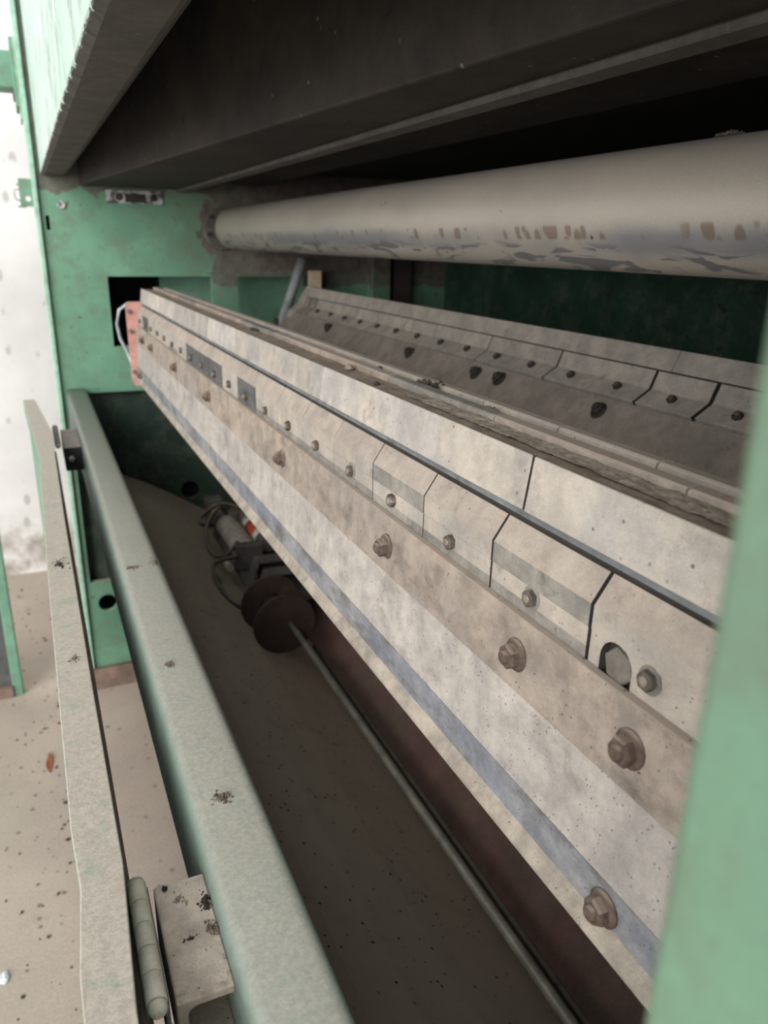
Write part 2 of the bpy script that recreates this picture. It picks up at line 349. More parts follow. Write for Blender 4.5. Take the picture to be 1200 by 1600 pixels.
MB().box(.345, .415, 2.992, 2.994, .122, .150).build('dark_patch', 'core_dark', p)
MB().lathe([(0, .014), (.004, .014), (.006, .010), (.004, .006), (.001, .006)], (.1377, 3.0, .1067), (0, -1, 0), 20).build('bushing', 'plate_zinc', fr)
lb = MB().box(.012, .052, 3.0, 3.006, .098, .184).build('latch_bracket', 'green_plain', fr, .001)
cut(lb, [MB().lathe([(0, .0085), (.3, .0085)], (.037, 2.9, .122), (0, 1, 0), 16)])
MB().pipe([(.014, 3.0, .150), (-.002, 3.0, .148), (-.004, 3.0, .135), (.0, 3.0, .118), (.014, 3.0, .114)], .0018, 8).build('wire_loop', 'green_plain', lb)
MB().box(.006, .014, 3.0, 3.006, .162, .168).build('hook', 'green_plain', lb)
MB().box(.004, .03, 3.0, 3.006, .094, .100).build('hook', 'green_plain', lb)
# ---------------------------------------------------------------- cross member at the top left
sb = thing('cross_member', 'green box member with a bolted flange meeting the end frame below the sky', 'beam')
MB().box(-1.6, .045, 3.06, 3.17, .456, .567).build('box_tube', 'green_plain', sb, .008, seg=3)
MB().box(.036, .046, 3.03, 3.2, .40, .60).build('flange', 'green_plain', sb, .002)
MB().box(.046, .0515, 3.03, 3.2, .365, .60).build('flange', 'green_edge', sb, .001)
MB().box(.030, .036, 3.06, 3.09, .42, .445).build('flange_nut', 'rust_bolt', sb, .003)
# ---------------------------------------------------------------- hood
hd = thing('machine_hood', 'pale green hood with dark dusty underside above the roller', 'hood')
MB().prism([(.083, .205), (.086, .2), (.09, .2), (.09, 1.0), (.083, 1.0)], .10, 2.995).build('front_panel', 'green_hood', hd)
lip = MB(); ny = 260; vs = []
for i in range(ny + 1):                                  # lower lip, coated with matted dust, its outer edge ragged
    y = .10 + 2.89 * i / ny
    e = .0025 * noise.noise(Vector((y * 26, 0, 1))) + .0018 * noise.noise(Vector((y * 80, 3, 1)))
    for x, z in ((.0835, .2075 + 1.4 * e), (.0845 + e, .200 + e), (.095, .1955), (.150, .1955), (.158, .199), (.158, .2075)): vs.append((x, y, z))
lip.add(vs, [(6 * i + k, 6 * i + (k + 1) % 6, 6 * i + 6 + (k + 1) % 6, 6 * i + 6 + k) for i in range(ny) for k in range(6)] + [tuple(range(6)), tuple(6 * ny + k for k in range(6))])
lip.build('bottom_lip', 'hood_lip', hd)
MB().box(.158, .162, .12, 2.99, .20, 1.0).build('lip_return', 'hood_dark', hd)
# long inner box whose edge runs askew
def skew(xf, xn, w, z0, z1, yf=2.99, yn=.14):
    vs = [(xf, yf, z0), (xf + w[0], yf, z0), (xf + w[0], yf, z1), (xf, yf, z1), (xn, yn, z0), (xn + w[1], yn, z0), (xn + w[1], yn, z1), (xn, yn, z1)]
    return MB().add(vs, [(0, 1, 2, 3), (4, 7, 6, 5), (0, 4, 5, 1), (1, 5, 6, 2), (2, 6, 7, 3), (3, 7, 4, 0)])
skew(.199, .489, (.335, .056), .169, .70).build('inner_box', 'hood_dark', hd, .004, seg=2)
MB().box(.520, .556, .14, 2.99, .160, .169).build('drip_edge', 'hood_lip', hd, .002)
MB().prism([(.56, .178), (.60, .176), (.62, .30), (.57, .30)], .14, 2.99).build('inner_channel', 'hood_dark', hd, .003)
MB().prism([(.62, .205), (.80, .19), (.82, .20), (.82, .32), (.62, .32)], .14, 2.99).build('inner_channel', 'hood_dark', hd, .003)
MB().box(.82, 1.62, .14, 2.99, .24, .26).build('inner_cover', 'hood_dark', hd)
MB().box(.083, 1.62, .12, 3.02, 1.0, 1.01).build('top_cover', 'green_plain', hd)
th = MB().pipe([(.372, 1.72, .60), (.366, 1.70, .50), (.352, 1.70, .40), (.345, 1.695, .30), (.340, 1.69, .215)], .0007, 6).build('dangling_thread', 'fluff', None)
tag(th, 'thin dusty thread hanging inside the dark hood', 'thread')
# ---------------------------------------------------------------- rear panel and near frame
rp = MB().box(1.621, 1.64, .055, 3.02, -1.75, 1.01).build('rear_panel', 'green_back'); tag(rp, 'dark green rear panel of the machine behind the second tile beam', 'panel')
nf = thing('machine_end_frame', 'blurred pale green upright of the near end frame along the right edge', 'machine frame')
MB().box(.106, .26, .055, .09, -1.75, 1.0).build('upright', 'green_post', nf, .003, seg=2)
MB().box(.26, 1.62, .065, .09, -1.75, 1.0).build('frame_plate', 'green_plain', nf)
MB().box(.185, .26, .09, .13, -1.75, -.40).build('foot_gusset', 'green_plain', nf)

# ---------------------------------------------------------------- roller
RC = (.700, .0432); RR = .0716
ro = thing('guide_roller', 'long grey dusty steel roller running below the hood', 'roller')
MB().lathe([(0, RR - .006), (.006, RR), (2.70, RR), (2.706, RR - .006)], (RC[0], 2.885, RC[1]), (0, -1, 0), 96).build('roller_shell', 'roller_dusty', ro)
MB().lathe([(0, .03), (.125, .03)], (RC[0], 2.999, RC[1]), (0, -1, 0), 24).build('journal', 'core_dark', ro)
bf = MB().lathe([(0, .072), (.010, .072), (.013, .066)], (RC[0] - .02, 2.999, RC[1] - .004), (0, -1, 0), 32).build('bearing_flange', 'iron_bracket', ro)
for dz, dx in ((.04, -.055), (-.02, -.066)): MB().lathe([(0, .008), (.008, .008)], (RC[0] - .02 + dx * .8, 2.987, RC[1] + dz), (0, -1, 0), 6).build('bolt_head', 'core_dark', bf)
MB().lathe([(0, .03), (.03, .03)], (RC[0], .179, RC[1]), (0, -1, 0), 24).build('journal', 'core_dark', ro)

# ---------------------------------------------------------------- fasteners (shared meshes, axis towards -x)
def hexnut(r, h, flange, stud, rstud, name, mats):
    m = MB()
    if flange: m.lathe([(0, flange), (.0016, flange), (.0042, r * 1.02)], (0, 0, 0), (-1, 0, 0), 20, 0)
    m.lathe([(0, r * 1.0), (h * .82, r * 1.0), (h, r * .86)], (0, 0, 0), (-1, 0, 0), 6, 0, False)
    m.lathe([(0, rstud), (h + stud * .7, rstud), (h + stud, rstud * .7)], (0, 0, 0), (-1, 0, 0), 14, 1)
    return m.mesh(name, mats)
BIG = hexnut(.0105, .0112, .0136, .0038, .0056, 'flange_nut', ['rust_bolt', 'rust_bolt'])
SMALL = hexnut(.0072, .0060, 0, .0008, .0037, 'nut', ['grey_nut', 'stud_bright'])
BIG2 = hexnut(.0125, .0115, .0165, .005, .0066, 'flange_nut', ['dark_nut', 'dark_nut'])
SMALL2 = hexnut(.0080, .0070, 0, .003, .0042, 'nut', ['dark_nut', 'grey_nut'])
BIGHEX = MB().lathe([(0, .0136), (.0050, .0136), (.0062, .0122)], (0, 0, 0), (-1, 0, 0), 6, 0, False).mesh('hex_head', 'hex_dull')
WASH = MB().lathe([(0, .0098), (.0011, .0098)], (0, 0, 0), (-1, 0, 0), 20).mesh('washer', 'tile_grey')

# ---------------------------------------------------------------- first tile beam
b1 = thing('tile_beam', 'long pale beam faced with bolted metal tiles, nearest the camera', 'machine beam')
Y0, Y1 = .20, 2.745
MB().prism([(.343, -.158), (.428, -.158), (.432, -.30), (.36, -.452), (.312, -.452), (.3155, -.40), (.321, -.335), (.331, -.278), (.331, -.232), (.3445, -.206), (.3445, -.196)], Y0, Y1,
           [0, 0, 0, 0, 0, 0, 0, 0, 0, 1, 0]).build('core', ['core_dark', 'groove_grey'], b1)
D_, E_, E2_, E3_, F_ = (.3382, -.2063), (.3243, -.2274), (.3240, -.2448), (.3242, -.2600), (.3240, -.2765)
def tile_mesh(w, mats, name='tile'):
    prof = [D_, E_, (E2_[0], E2_[1]), (E2_[0] + .0005, E2_[1] - .0004), E3_, F_, (.3325, -.2765), (.3325, -.2310), (.3440, -.2085)]
    return MB().prism(prof, 0, w, [0, 1, 2, 2, 3, 2, 4, 4, 4], ends=4).mesh(name, mats + ['core_dark'])  # end faces painted dark so the gaps between tiles look deep
V_PLAIN = ['tile_upper', 'tile_plain', 'tile_plain', 'tile_plain']
V_BAND = ['tile_upper', 'tile_grey', 'tile_plain', 'tile_grey']
V_FOOT = ['tile_upper', 'tile_plain', 'tile_plain', 'tile_grey']
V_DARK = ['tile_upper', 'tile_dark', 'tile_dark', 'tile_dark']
joints = [.246, .371, .4985, .624, .749, .872, .996, 1.117, 1.240, 1.366, 1.491, 1.616, 1.741, 1.868, 1.993, 2.118, 2.243, 2.368, 2.493, 2.618, 2.742]
gaps = [.003, .0036, .0030, .0028, .0022, .0008, .0022, .0005, .0009, .0006, .0006, .0006, .0006, .0006, .0006, .0006, .001, .0006, .0006, .0006, .0006]
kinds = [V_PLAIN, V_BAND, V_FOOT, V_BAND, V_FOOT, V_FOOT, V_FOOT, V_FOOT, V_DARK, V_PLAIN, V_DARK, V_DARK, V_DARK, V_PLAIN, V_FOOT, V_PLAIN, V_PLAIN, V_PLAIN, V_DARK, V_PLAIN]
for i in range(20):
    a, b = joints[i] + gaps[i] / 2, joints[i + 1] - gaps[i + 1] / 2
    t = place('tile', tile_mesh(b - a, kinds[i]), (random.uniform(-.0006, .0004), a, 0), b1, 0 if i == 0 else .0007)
    if i == 0:
        key = [(.3425 - a + .0155 * math.cos(q * math.pi / 14), -.2590 + .0155 * math.sin(q * math.pi / 14)) for q in range(15)] + [(.3425 - a - .0155, -.292), (.3425 - a + .0155, -.292)]
        km = MB(); nk = len(key)
        km.add([(.30, y_, z_) for y_, z_ in key] + [(.37, y_, z_) for y_, z_ in key], [(i_, (i_ + 1) % nk, nk + (i_ + 1) % nk, nk + i_) for i_ in range(nk)] + [tuple(range(nk))[::-1], tuple(range(nk, 2 * nk))])
        cut(t, [km])
    yc = {0: .311, 1: .4385, 2: .566, 3: .6935}.get(i, (a + b) / 2)
    r = random.uniform(0, 1)
    if i in (0, 1, 4): place('washer', WASH, (.3242, yc, -.2525), t)
    place('nut', SMALL, (.3240, yc, -.2525 + random.uniform(-.001, .001)), t, rot=(r, 0, 0))
place('tile', tile_mesh(.040, V_PLAIN), (0, .2045, 0), b1, .0007)
place('hex_head', BIGHEX, (.3305, .3415, -.2600), b1, rot=(.25, 0, 0))
# top plates
pj = [.205, .241, .480, .7215, .961, 1.20, 1.44, 1.68, 1.86, 2.10, 2.34, 2.58, 2.745]
for i in range(len(pj) - 1):
    g = .0034 if pj[i + 1] in (.480,) else (.0012 if pj[i + 1] in (.961, 1.86) else .0004)
    a, b = pj[i] + .0004, pj[i + 1] - g
    MB().prism([(.3425, -.1525), (.3362, -.1968), (.3400, -.1972), (.3472, -.1535)], 0, b - a, [0, 0, 0, 0], ends=1).build('top_plate', ['plate_pale', 'core_dark'], b1, .0008, at=(0, 0, 0))  # dark-painted ends stand for shade in the plate joints
    o = list(W)[-1]; W[o] = Vector((random.uniform(-.0005, .0005), a, H))
# strip with big nuts, apron plate, band, lip
st = MB().prism([(.3165, -.2694), (.3128, -.3307), (.3205, -.3307), (.3260, -.2790), (.3240, -.2690)], Y0, Y1).build('clamp_strip', 'strip_brown', b1, .0012, seg=2)
for y in (.310, .440, .687, 1.063, 1.579, 1.974, 2.376, 2.56):
    place('flange_nut', BIG, (.3152, y, -.2995 + random.uniform(-.002, .001)), st, rot=(random.uniform(0, 1), random.uniform(-.05, .05), .0))
MB().prism([(.3156, -.3318), (.3087, -.4038), (.3140, -.4045), (.3205, -.3318)], Y0, Y1).build('apron_plate', 'plate_cream', b1, .0008)
MB().prism([(.3090, -.4040), (.3092, -.4372), (.3140, -.4372), (.3140, -.4040)], Y0, Y1).build('lower_band', 'band_blue', b1)
lp = MB().prism([(.3100, -.4350), (.3012, -.4462), (.3008, -.4500), (.3022, -.4520), (.3300, -.4530), (.3300, -.4370)], Y0, Y1).build('bottom_lip', 'lip_cream', b1, .0008)
place('flange_nut', BIG, (.3090, .3067, -.4240), lp, rot=(.4, 0, 0))
place('flange_nut', BIG, (.3090, 2.66, -.4240), lp, rot=(.4, 0, 0))
# dusty top: beds of dust between rails
def dustbed(name, mat, x0, x1, zf, nx, ny, parent, amp, seed, y0=Y0, y1=Y1):
    m = MB(); vs = []
    for j in range(ny + 1):
        y = y0 + (y1 - y0) * (j / ny) ** 1.7
        for i in range(nx + 1):
            x = x0 + (x1 - x0) * i / nx
            q = Vector((x * 60, y * 45, seed))
            vs.append((x, y, zf + amp * (noise.noise(q) + .6 * noise.noise(q * 3.1) + .35 * noise.noise(q * 7.3))))
    n = nx + 1
    fs = [(j * n + i, j * n + i + 1, (j + 1) * n + i + 1, (j + 1) * n + i) for j in range(ny) for i in range(nx)]
    o = m.add(vs, fs, 0, True).build(name, mat, parent); o['kind'] = 'stuff'; return o
dustbed('dust_bed', 'dust_bed', .345, .382, -.1555, 16, 420, b1, .0011, 2.)
dustbed('dust_bed', 'dust_bed', .396, .416, -.1555, 8, 420, b1, .0009, 9.)
dustbed('dust_ridge', 'dust_clod', .359, .382, -.1530, 26, 700, b1, .0013, 5., .25, .74)
rj = [.20, .36, .60, .842, 1.08, 1.32, 1.56, 1.80, 2.04, 2.28, 2.52, 2.745]
for i in range(len(rj) - 1):
    a, b = rj[i] + .0006, rj[i + 1] - .0012
    MB().prism([(.381, -.157), (.381, -.1495), (.3835, -.148), (.396, -.148), (.3985, -.1505), (.3985, -.157)], a, b).build('middle_rail', 'tile_grey' if i % 3 == 2 else 'strip_brown', b1, .0008)
bj = [.20, .30, .424, .548, .676, .80, .925, 1.05, 1.18, 1.30, 1.43, 1.55, 1.68, 1.80, 1.93, 2.05, 2.18, 2.30, 2.43, 2.56, 2.745]
for i in range(len(bj) - 1):
    a, b = bj[i] + .0006, bj[i + 1] - .0016
    MB().prism([(.4135, -.157), (.4150, -.1512), (.4180, -.1500), (.4340, -.1520), (.4350, -.165), (.428, -.165), (.427, -.157)], a, b).build('back_plate', 'tile_plain', b1, .0008)
ep = MB().prism([(.288, -.205), (.296, -.195), (.42, -.195), (.42, -.475), (.301, -.475), (.290, -.452)], 2.746, 2.754).build('end_plate', 'red_plate', b1, .001)
for z in (-.225, -.29, -.425): place('nut', SMALL, (.298, 2.742, z), ep, rot=(0, 0, 1.57))
MB().pipe([(.34, 2.80, -.215), (.30, 2.80, -.205), (.272, 2.80, -.225), (.262, 2.80, -.27), (.268, 2.80, -.32), (.285, 2.80, -.36), (.30, 2.79, -.41), (.33, 2.77, -.45)], .0055, 12).build('hose', 'hose_grey', b1)
MB().box(.35, .41, 2.754, 3.04, -.345, -.28).build('mounting_arm', 'core_dark', b1)
MB().box(.35, .41,   .091, .20, -.345, -.28).build('mounting_arm', 'core_dark', b1)

# ---------------------------------------------------------------- second tile beam
b2 = thing('tile_beam', 'second tiled beam in shade behind the nearest one', 'machine beam')
U0, U1 = .20, 2.75
MB().prism([(.925, -.155), (.99, -.20), (.99, -.38), (.86, -.42), (.808, -.300), (.862, -.240), (.893, -.216), (.910, -.186)], U0, U1).build('core', 'core_dark', b2)
t2prof = [(.9005, -.1818), (.8890, -.2105), (.8580, -.2292), (.862, -.236), (.894, -.2150), (.907, -.1845)]
def t2mesh(wd, mats): return MB().prism(t2prof, 0, wd, [0, 1, 1, 2, 2, 2], ends=2).mesh('tile', mats + ['core_dark'])  # ends coloured dark to deepen the tile gaps
j2 = [.816 + .125 * k for k in range(-5, 15)]
wide = {0: .006, 1: .005, 2: .0008, 3: .003, 4: .0008, 5: .003}
for k in range(-5, 14):
    a = .819 - .0 + .125 * k; b = a + .125
    ga = .0035 if k in (0, 1) else (.002 if k in (3, 5) else .0006); gb = .0035 if k + 1 in (0, 1) else (.002 if k + 1 in (3, 5) else .0006)
    t = place('tile', t2mesh(b - a - gb - ga, ['beam2_dust', 'beam2_dust']), (random.uniform(-.001, .001), a + ga, 0), b2, .0007)
    place('nut', SMALL2, (.8770, (a + b) / 2, -.2180), t, rot=(random.uniform(0, 1), 1.02, 0))
for a, wd, m in ((2.573, .055, 'beam2_dark'), (2.636, .05, 'beam2_dark'), (2.694, .055, 'beam2_dust')):
    place('tile', t2mesh(wd, [m, m]), (-.002, a, 0), b2, .0007)
q = [.21, .45, .686, .92, 1.16, 1.40, 1.64, 1.88, 2.12, 2.36, 2.75]
for i in range(len(q) - 1):
    MB().prism([(.9190, -.1482), (.9045, -.1805), (.9085, -.1820), (.9240, -.1500)], q[i] + .0005, q[i + 1] - .0010).build('top_plate', 'beam2_dust', b2, .0008)
s2 = MB().prism([(.8545, -.2330), (.8030, -.2960), (.8070, -.2995), (.8630, -.2400)], U0, U1).build('clamp_strip', 'beam2_dark', b2, .001)
for y in (1.00, 1.31, 1.40, 1.72, 2.30): place('flange_nut', BIG2, (.8400, y, -.2510 + random.uniform(-.003, .003)), s2, rot=(random.uniform(0, 1), .75, 0))
MB().prism([(.8060, -.2975), (.8130, -.420), (.818, -.420), (.812, -.2990)], U0, U1).build('apron_plate', 'beam2_dark', b2)
cp = MB().prism([(.950, -.150), (.925, -.146), (.900, -.172), (.884, -.205), (.850, -.228), (.838, -.250), (.846, -.256), (.860, -.240), (.894, -.214), (.91, -.18), (.93, -.158)], 2.69, 2.748).build('end_clamp', 'beam2_dust', b2, .002)
MB().box(.88, .94, 2.75, 3.04, -.34, -.28).build('mounting_arm', 'core_dark', b2)
MB().box(.88, .94,  .091, .20, -.34, -.28).build('mounting_arm', 'core_dark', b2)
pp = MB().pipe([(.957, 2.92, -.06), (.880, 2.90, -.27), (.872, 2.89, -.50), (.872, 2.89, -.798)], .022, 18).build('vent_pipe', 'pipe_grey'); tag(pp, 'grey pipe leaning behind the end of the second tile beam', 'pipe')
bp = MB().box(.985, 1.03, 2.90, 2.93, -.19, -.10).build('mounting_block', 'panel_beige'); tag(bp, 'small beige block beside the leaning grey pipe', 'block')
MB().box(.99, 1.02, 2.93, 2.999, -.16, -.12).build('tab', 'core_dark', bp)

# ---------------------------------------------------------------- guard rail with hinge brackets
gr = thing('guard_rail', 'thick rounded green box rail beside the pan, coated with dust', 'rail')
def rbox(x0, x1, z0, z1, r, n=5):
    pts = []
    for cx_, cz_, a0 in ((x1 - r, z1 - r, 0), (x0 + r, z1 - r, 90), (x0 + r, z0 + r, 180), (x1 - r, z0 + r, 270)):
        for k in range(n + 1):
            a = math.radians(a0 + 90 * k / n); pts.append((cx_ + r * math.cos(a), cz_ + r * math.sin(a)))
    return pts
MB().prism(rbox(.082, .152, -.655, -.513, .014), .092, 2.984, None, True).build('rail_tube', 'green_rail', gr)
o = list(W)[-1]
for p_ in o.data.polygons:
    if len(p_.vertices) > 4: p_.use_smooth = False
def hinge(ya, yb, mat, cut_hollow, far):
    hb = MB().box(.038, .082, ya, yb, -.600, -.535).build('hinge_bracket', mat, gr, .0015, seg=2)
    if cut_hollow: cut(hb, [MB().prism(rbox(.046, .09, -.592, -.543, .008), ya - .01, yb + .01)])
    n = 5; L = (yb - ya) / n
    for k in range(n):
        MB().lathe([(0, .0070), (.0008, .0078), (L - .0012, .0078), (L - .0004, .0070)], (.0245, ya + k * L, -.527), (0, 1, 0), 18).build('hinge_knuckle', 'hinge_cream' if not far else mat, hb)
    MB().lathe([(0, .003), (.002, .0058), (.005, .0072), (.009, .0068), (.010, .005)], (.0245, ya - .010, -.527), (0, 1, 0), 16).build('hinge_pin', 'hinge_cream', hb)
    MB().lathe([(0, .0074), (.003, .0066), (.005, .004)], (.0245, yb, -.527), (0, 1, 0), 16).build('hinge_pin', 'hinge_cream', hb)
    if far: return hb
    MB().box(.0305, .0335, ya + .004, yb - .004, -.59, -.529).build('hinge_leaf', 'groove_grey', hb)
    MB().box(.0165, .0185, ya + .004, yb - .004, -.545, -.529).build('hinge_leaf', 'groove_grey', hb)
    return hb
hinge(.440, .560, 'block_dust', True, False)
fh = hinge(2.19, 2.42, 'black_iron', False, True)
MB().lathe([(0, .008), (.006, .008), (.009, .004)], (.055, 2.19, -.566), (0, -1, 0), 14).build('rivet', 'plate_zinc', fh)
# ---------------------------------------------------------------- folded door on the hinges
dr = thing('hinged_door', 'narrow dusty top edge of the folded green door, left of the rail', 'door')
outl = [(-.022, .13), (-.0245, .46), (-.0190, .545), (-.0225, .62), (-.0245, 1.1), (-.0245, 1.72), (-.0225, 1.95), (-.057, 2.745), (-.022, 2.745), (.0140, 2.25), (.0125, 1.5), (.0145, .85), (.0165, .56), (.0100, .42), (.0095, .13)]
MB().poly(outl, -.545, -.5).build('top_channel', 'green_door', dr, .0012, seg=2)
MB().poly([(-.018, .13), (-.019, 1.9), (-.05, 2.73), (-.04, 2.73), (-.012, 1.9), (-.012, .13)], -1.45, -.545).build('door_skin', 'green_door', dr)
MB().poly([(.009, .13), (.011, 2.2), (.0185, 2.2), (.0215, .13)], -.60, -.5455).build('inner_flange', 'plinth_brown', dr)

# ---------------------------------------------------------------- pan, shaft and drive below the beams
pan = thing('collecting_pan', 'deep dark sheet metal pan beneath the tile beams', 'pan')
def sheet(prof, th_, name, mat):
    inner = [(x + th_ * .5, z - th_) for x, z in prof[::-1]]
    return MB().prism(prof + inner, .14, 3.044).build(name, mat, pan)
PB = (.630, -1.092)
sheet([(.150, -.640), (.158, -.805), (.27, -.877), (.34, -.9115), (.425, -.961), (.51, -1.0175), PB], .004, 'sloping_sheet', 'pan_brown')
MB().prism([PB, (.75, -1.00), (.84, -.80), (.845, -.80), (.76, -1.01), (PB[0] + .01, PB[1] - .01)], .14, 3.044).build('red_sheet', 'pan_red', pan)
MB().box(.84, 1.6, .14, 2.998, -.81, -.80).build('back_shelf', 'pan_red', pan)
sh = thing('drive_shaft', 'thin steel shaft with two brown discs along the bottom of the pan', 'shaft')
SX, SZ = .5022, -.9
MB().lathe([(0, .0077), (1.525, .0077)], (SX, .141, SZ), (0, 1, 0), 16).build('rod', 'rod_steel', sh)
for y, r in ((1.665, .080), (1.79, .080)): MB().lathe([(0, r - .001), (.001, r), (.004, r), (.005, r - .001)], (SX - .015, y, SZ), (0, 1, 0), 48).build('disc', 'disc_brown', sh)
MB().lathe([(0, .03), (.12, .03)], (SX - .015, 1.67, SZ), (0, 1, 0), 20).build('hub', 'disc_brown', sh)
MB().pipe([(SX + .04, .141, SZ - .04), (SX + .04, 1.6, SZ - .04)], .006, 10).build('rod_shadow', 'core_dark', sh)  # dark rod added as the thin shadow beside the shaft
mo = thing('actuator', 'pale air cylinder with hoses and iron brackets at the far end of the pan', 'actuator')
AX, AZ = .530, -.92
MB().lathe([(0, .037), (.004, .039), (.27, .039), (.274, .037)], (AX, 2.20, AZ), (0, 1, 0), 28).build('cylinder_body', 'motor_grey', mo)
MB().box(AX - .042, AX + .042, 2.475, 2.51, AZ - .042, AZ + .042).build('end_cap', 'iron_bracket', mo, .004)
MB().box(AX - .042, AX + .042, 2.165, 2.20, AZ - .042, AZ + .042).build('end_cap', 'iron_bracket', mo, .004)
for y in (1.93, 2.03):
    MB().prism([(AX - .052, AZ - .08), (AX - .012, AZ + .042), (AX + .085, AZ + .040), (AX + .085, AZ + .030), (AX - .006, AZ + .030), (AX - .044, AZ - .08)], y, y + .045).build('channel_bracket', 'iron_bracket', mo, .002)
    MB().box(AX - .005, AX + .08, y + .03, y + .038, AZ - .07, AZ + .03).build('bracket_web', 'core_dark', mo)
MB().box(AX - .04, AX + .125, 1.92, 2.53, AZ - .052, AZ - .0425).build('base_plate', 'iron_bracket', mo)
for y in (2.0, 2.45): MB().box(AX + .058, AX + .085, y, y + .03, AZ - .118, AZ - .052).build('base_foot', 'iron_bracket', mo)
MB().lathe([(0, .02), (.22, .02)], (AX, 2.50, AZ), (0, 1, 0), 18).build('piston_rod', 'motor_grey', mo)
MB().box(AX - .03, AX + .03, 2.66, 2.72, AZ - .075, AZ + .035).build('clevis', 'iron_bracket', mo, .006)
hs = lambda pts: MB().pipe(pts, .0065, 10).build('hose', 'core_dark', mo)
def arc(p, n=10):
    p = [Vector(a) for a in p]; out = []
    for i in range(len(p) - 1):
        a, b, c, d = p[max(i - 1, 0)], p[i], p[i + 1], p[min(i + 2, len(p) - 1)]
        for k in range(n):
            t = k / n; out.append(.5 * ((2 * b) + (c - a) * t + (2 * a - 5 * b + 4 * c - d) * t * t + (3 * b - 3 * c + d - a) * t ** 3))
    return out + [p[-1]]
hs(arc([(AX, 2.48, AZ + .04), (AX - .03, 2.46, AZ + .07), (AX - .085, 2.40, AZ + .03), (AX - .10, 2.28, AZ - .01), (AX - .075, 2.18, AZ + .01), (AX - .03, 2.20, AZ + .045)]))
hs(arc([(AX - .04, 2.50, AZ), (AX - .09, 2.46, AZ + .02), (AX - .075, 2.52, AZ + .03), (AX, 2.53, AZ + .06), (AX + .06, 2.42, AZ + .06)]))
hs(arc([(AX - .045, 2.14, AZ + .02), (AX - .11, 2.16, AZ + .0), (AX - .13, 2.06, AZ - .01), (AX - .115, 1.96, AZ - .03), (AX - .08, 1.88, AZ - .035)]))
MB().lathe([(0, .012), (.06, .012)], (AX - .075, 2.12, AZ - .005), (0, 1, 0), 12).build('hose_fitting', 'motor_grey', mo)
bo = thing('spray_bottle', 'white bottle with an orange-red band lying by the actuator in the pan', 'bottle')
BX, BZ = .612, -.924
MB().lathe([(0, .034), (.004, .036), (.055, .036)], (BX, 2.425, BZ), (0, 1, 0), 28).build('bottle_body', 'bottle_white', bo)
MB().lathe([(0, .0362), (.09, .0362)], (BX, 2.335, BZ), (0, 1, 0), 28).build('label_band', 'bottle_red', bo)
MB().lathe([(0, .028), (.012, .036), (.025, .036)], (BX, 2.31, BZ), (0, 1, 0), 28).build('bottle_shoulder', 'bottle_white', bo)
MB().lathe([(0, .026), (.05, .028)], (BX, 2.26, BZ), (0, 1, 0), 24).build('bottle_cap', 'bottle_cap', bo)

# ---------------------------------------------------------------- cabinet post at the far left
cb = thing('cabinet', 'dark cabinet with a green corner post standing on the floor at the left edge', 'cabinet')
MB().box(-.245, -.208, 3.05, 3.09, -1.75, .2).build('corner_post', 'green_plain', cb, .003)
MB().box(-.85, -.245, 3.06, 3.09, -1.70, .2).build('side_panel', 'cabinet_dark', cb)
MB().box(-.85, -.245, 3.04, 3.10, -1.75, -1.70).build('base_rail', 'plinth_brown', cb)

# ---------------------------------------------------------------- dirt and litter
def crumbs(name, mat, at, size, seed, n=46, c=.0011, fibres=3):
    rn = random.Random(seed); m = MB()
    for k in range(n):
        a = rn.uniform(0, 6.28); d = abs(rn.gauss(0, .5)); x, y = math.cos(a) * d * size[0], math.sin(a) * d * size[1]
        h = max(0, 1 - d) * size[2] * rn.uniform(.2, 1); r = c * rn.uniform(.5, 1.7)
        pts = [(x + r * rn.uniform(.6, 1.4) * math.cos(t), y + r * rn.uniform(.6, 1.8) * math.sin(t), h * .4) for t in (0, 1.3, 2.4, 3.7, 5.0)]
        pts += [(x + r * .6 * math.cos(t), y + r * .6 * math.sin(t), h * .4 + r * rn.uniform(.6, 1.3)) for t in (.5, 2.6, 4.6)] + [(x, y, -.0002)]
        m.add(pts, [(0, 1, 5), (1, 2, 6, 5), (2, 3, 6), (3, 4, 7, 6), (4, 0, 5, 7), (5, 6, 7), (1, 0, 8), (2, 1, 8), (3, 2, 8), (4, 3, 8), (0, 4, 8)])
    for k in range(fibres):
        a = rn.uniform(0, 6.28); L = max(size[:2]) * rn.uniform(.7, 1.3); x, y = rn.gauss(0, .3) * size[0], rn.gauss(0, .3) * size[1]
        m.pipe([(x + L * t * math.cos(a + t), y + L * t * math.sin(a + t), .0006 + size[2] * .6 * math.sin(3 * t)) for t in (-.5, -.25, 0, .25, .5)], .0003, 5)
    return place(name, m.mesh(name, mat), at)
def bit(name, label, cat, mat, at, size, seed, n=46, c=.0011, fibres=3):
    return tag(crumbs(name, mat, at, size, seed, n, c, fibres), label, cat)
bit('fluff_clump', 'largest dark clump of fluff on the dusty top of the near beam', 'fluff', 'fluff_dark', (.405, .782, -.1505), (.012, .020, .008), 1, 80, .0018)
bit('fluff_clump', 'small dark crumb heap on the beam top beyond the large fluff clump', 'fluff', 'fluff_dark', (.399, .905, -.1515), (.006, .008, .005), 2, 24, .0018)
tag(clump('pebble', 'dust_clod', (.3705, .938, -.1545), (.0055, .006, .005), 3., None, wild=.15), 'pale pebble on the beam top beyond the dark fluff', 'pebble')
bit('fluff_clump', 'tangled brown fluff on the back plates of the near beam', 'fluff', 'fluff', (.404, .648, -.153), (.010, .018, .003), 4, 60, .0010, 8)
bit('fluff_clump', 'dark crumb at the front edge of the near beam top', 'fluff', 'fluff_dark', (.358, .82, -.1555), (.004, .006, .005), 5, 16, .0016)
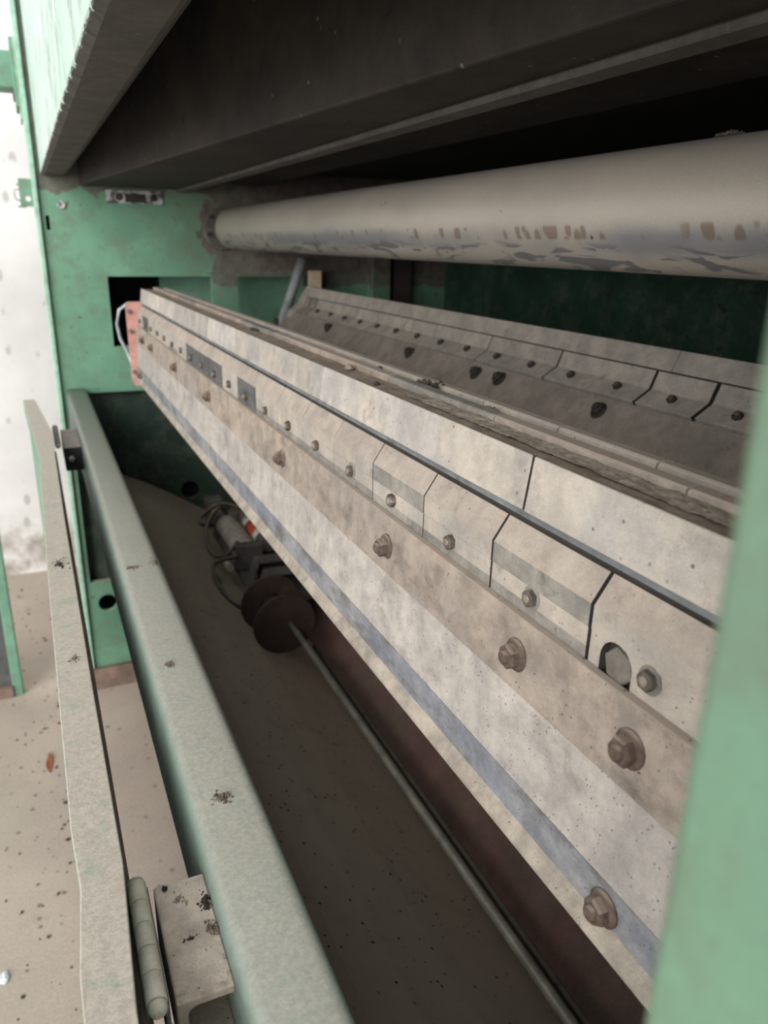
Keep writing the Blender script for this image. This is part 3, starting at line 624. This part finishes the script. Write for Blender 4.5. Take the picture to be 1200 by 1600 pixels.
bit('fluff_clump', 'far dark clump on the beam top below the end frame', 'fluff', 'fluff_dark', (.372, 1.42, -.1545), (.007, .020, .006), 6, 40, .0022)
bit('fluff_clump', 'brown fluff heap on the rail near the dusty hinge bracket', 'fluff', 'fluff', (.1155, .624, -.5132), (.011, .010, .005), 7, 90, .0010, 6)
bit('fluff_clump', 'reddish fluff tuft midway along the rail', 'fluff', 'fluff', (.109, .898, -.5132), (.006, .009, .003), 8, 60, .0010, 3)
bit('fluff_clump', 'fluff tuft at the inner edge of the rail, farthest along it', 'fluff', 'fluff', (.139, 1.245, -.5142), (.008, .012, .006), 9, 50, .0016, 4)
bit('fluff_clump', 'flat fluff smear on the outer side of the rail top', 'fluff', 'fluff', (.103, 1.237, -.5132), (.014, .010, .002), 10, 50, .0012, 4)
bit('fluff_clump', 'dark fluff cluster on the folded door edge', 'fluff', 'fluff_dark', (-.006, 1.262, -.5002), (.010, .026, .002), 11, 60, .0012, 4)
bit('fluff_clump', 'reddish fluff on the folded door edge nearer the hinge', 'fluff', 'fluff', (-.001, .934, -.5002), (.008, .014, .001), 12, 50, .0009, 2)
bit('fluff_clump', 'ragged tuft of fluff standing on the far corner of the hinge bracket', 'fluff', 'fluff_dark', (.047, .553, -.5352), (.003, .003, .007), 13, 30, .0008, 8)
bit('fluff_clump', 'dark fluff packed where the hinge bracket meets the rail', 'fluff', 'fluff_dark', (.077, .527, -.5352), (.006, .013, .004), 14, 70, .0009, 8)
bit('fluff_clump', 'grey fluff lump on the hinge bracket beside the rail', 'fluff', 'fluff', (.076, .497, -.5352), (.006, .009, .004), 15, 70, .0009, 8)
bit('fluff_clump', 'tiny dark curl of fluff in the middle of the hinge bracket', 'fluff', 'fluff_dark', (.058, .494, -.5352), (.006, .002, .001), 16, 26, .0008, 2)
bit('fluff_clump', 'pale crumbs near the far corner of the hinge bracket', 'fluff', 'dust_clod', (.056, .538, -.5352), (.007, .006, .002), 18, 40, .0009, 2)
bit('fluff_clump', 'dusty lump lying on top of the roller at the right', 'fluff', 'fluff', (.690, .665, .1140), (.005, .022, .007), 17, 60, .0018)
lf = MB(); lp_ = [(-.008, 0, 0), (-.012, .03, .003), (-.006, .07, .002), (.004, .10, .006), (.012, .07, .004), (.010, .03, .002), (.003, -.02, .0)]
lf.add(lp_ + [(x, y, z_ + .0012) for x, y, z_ in lp_], [tuple(range(7))[::-1], tuple(range(7, 14))] + [(i, (i + 1) % 7, 7 + (i + 1) % 7, 7 + i) for i in range(7)])
lf = place('dry_leaf', lf.mesh('dry_leaf', 'leaf_rust'), (-.128, 2.50, -1.7495)); tag(lf, 'narrow red-brown dry leaf on the concrete floor', 'leaf')
tag(clump('paper_scrap', 'paper_bit', (-.258, 1.68, -1.7495), (.012, .018, .005), 21., None, wild=.3), 'white scrap of paper on the floor at the lower left edge', 'scrap')
m = MB()
for k in range(230):                                       # loose crumbs strewn over the concrete
    x, y = random.uniform(-.42, .02), random.uniform(1.5, 4.2)
    r = random.choice((.003, .003, .004, .004, .005, .007)) * random.uniform(.7, 1.2)
    if x < -.22 and 3.0 < y < 3.15: continue
    vs = [(x + r * math.cos(a) * random.uniform(.6, 1.3), y + r * math.sin(a) * random.uniform(.6, 1.6), -1.7499) for a in (0, 1.2, 2.5, 3.8, 5.0)] + [(x, y, -1.7499 + r * .8)]
    m.add(vs, [(0, 1, 5), (1, 2, 5), (2, 3, 5), (3, 4, 5), (4, 0, 5), (4, 3, 2, 1, 0)])
o = m.build('floor_crumbs', 'fluff_dark'); o['kind'] = 'stuff'; tag(o, 'dark crumbs and dirt strewn over the concrete floor', 'dirt')

# ---------------------------------------------------------------- origins at the base of each thing, local positions of the parts
bpy.context.view_layer.update()
kids = {}
for o in W:
    if o.parent: kids.setdefault(o.parent, []).append(o)
def box(o):
    out = []
    if o.data: out += [W[o] + Vector(c) for c in o.bound_box]
    for k in kids.get(o, []): out += box(k)
    return out
for o in list(W):
    if o.parent is None:
        p = box(o)
        base = Vector(((min(q.x for q in p) + max(q.x for q in p)) / 2, (min(q.y for q in p) + max(q.y for q in p)) / 2, min(q.z for q in p)))
        if o.data:
            o.data.transform(Matrix.Translation(W[o] - base))
        W[o] = base
for o in W:
    o.location = W[o] - (W[o.parent] if o.parent else Vector())
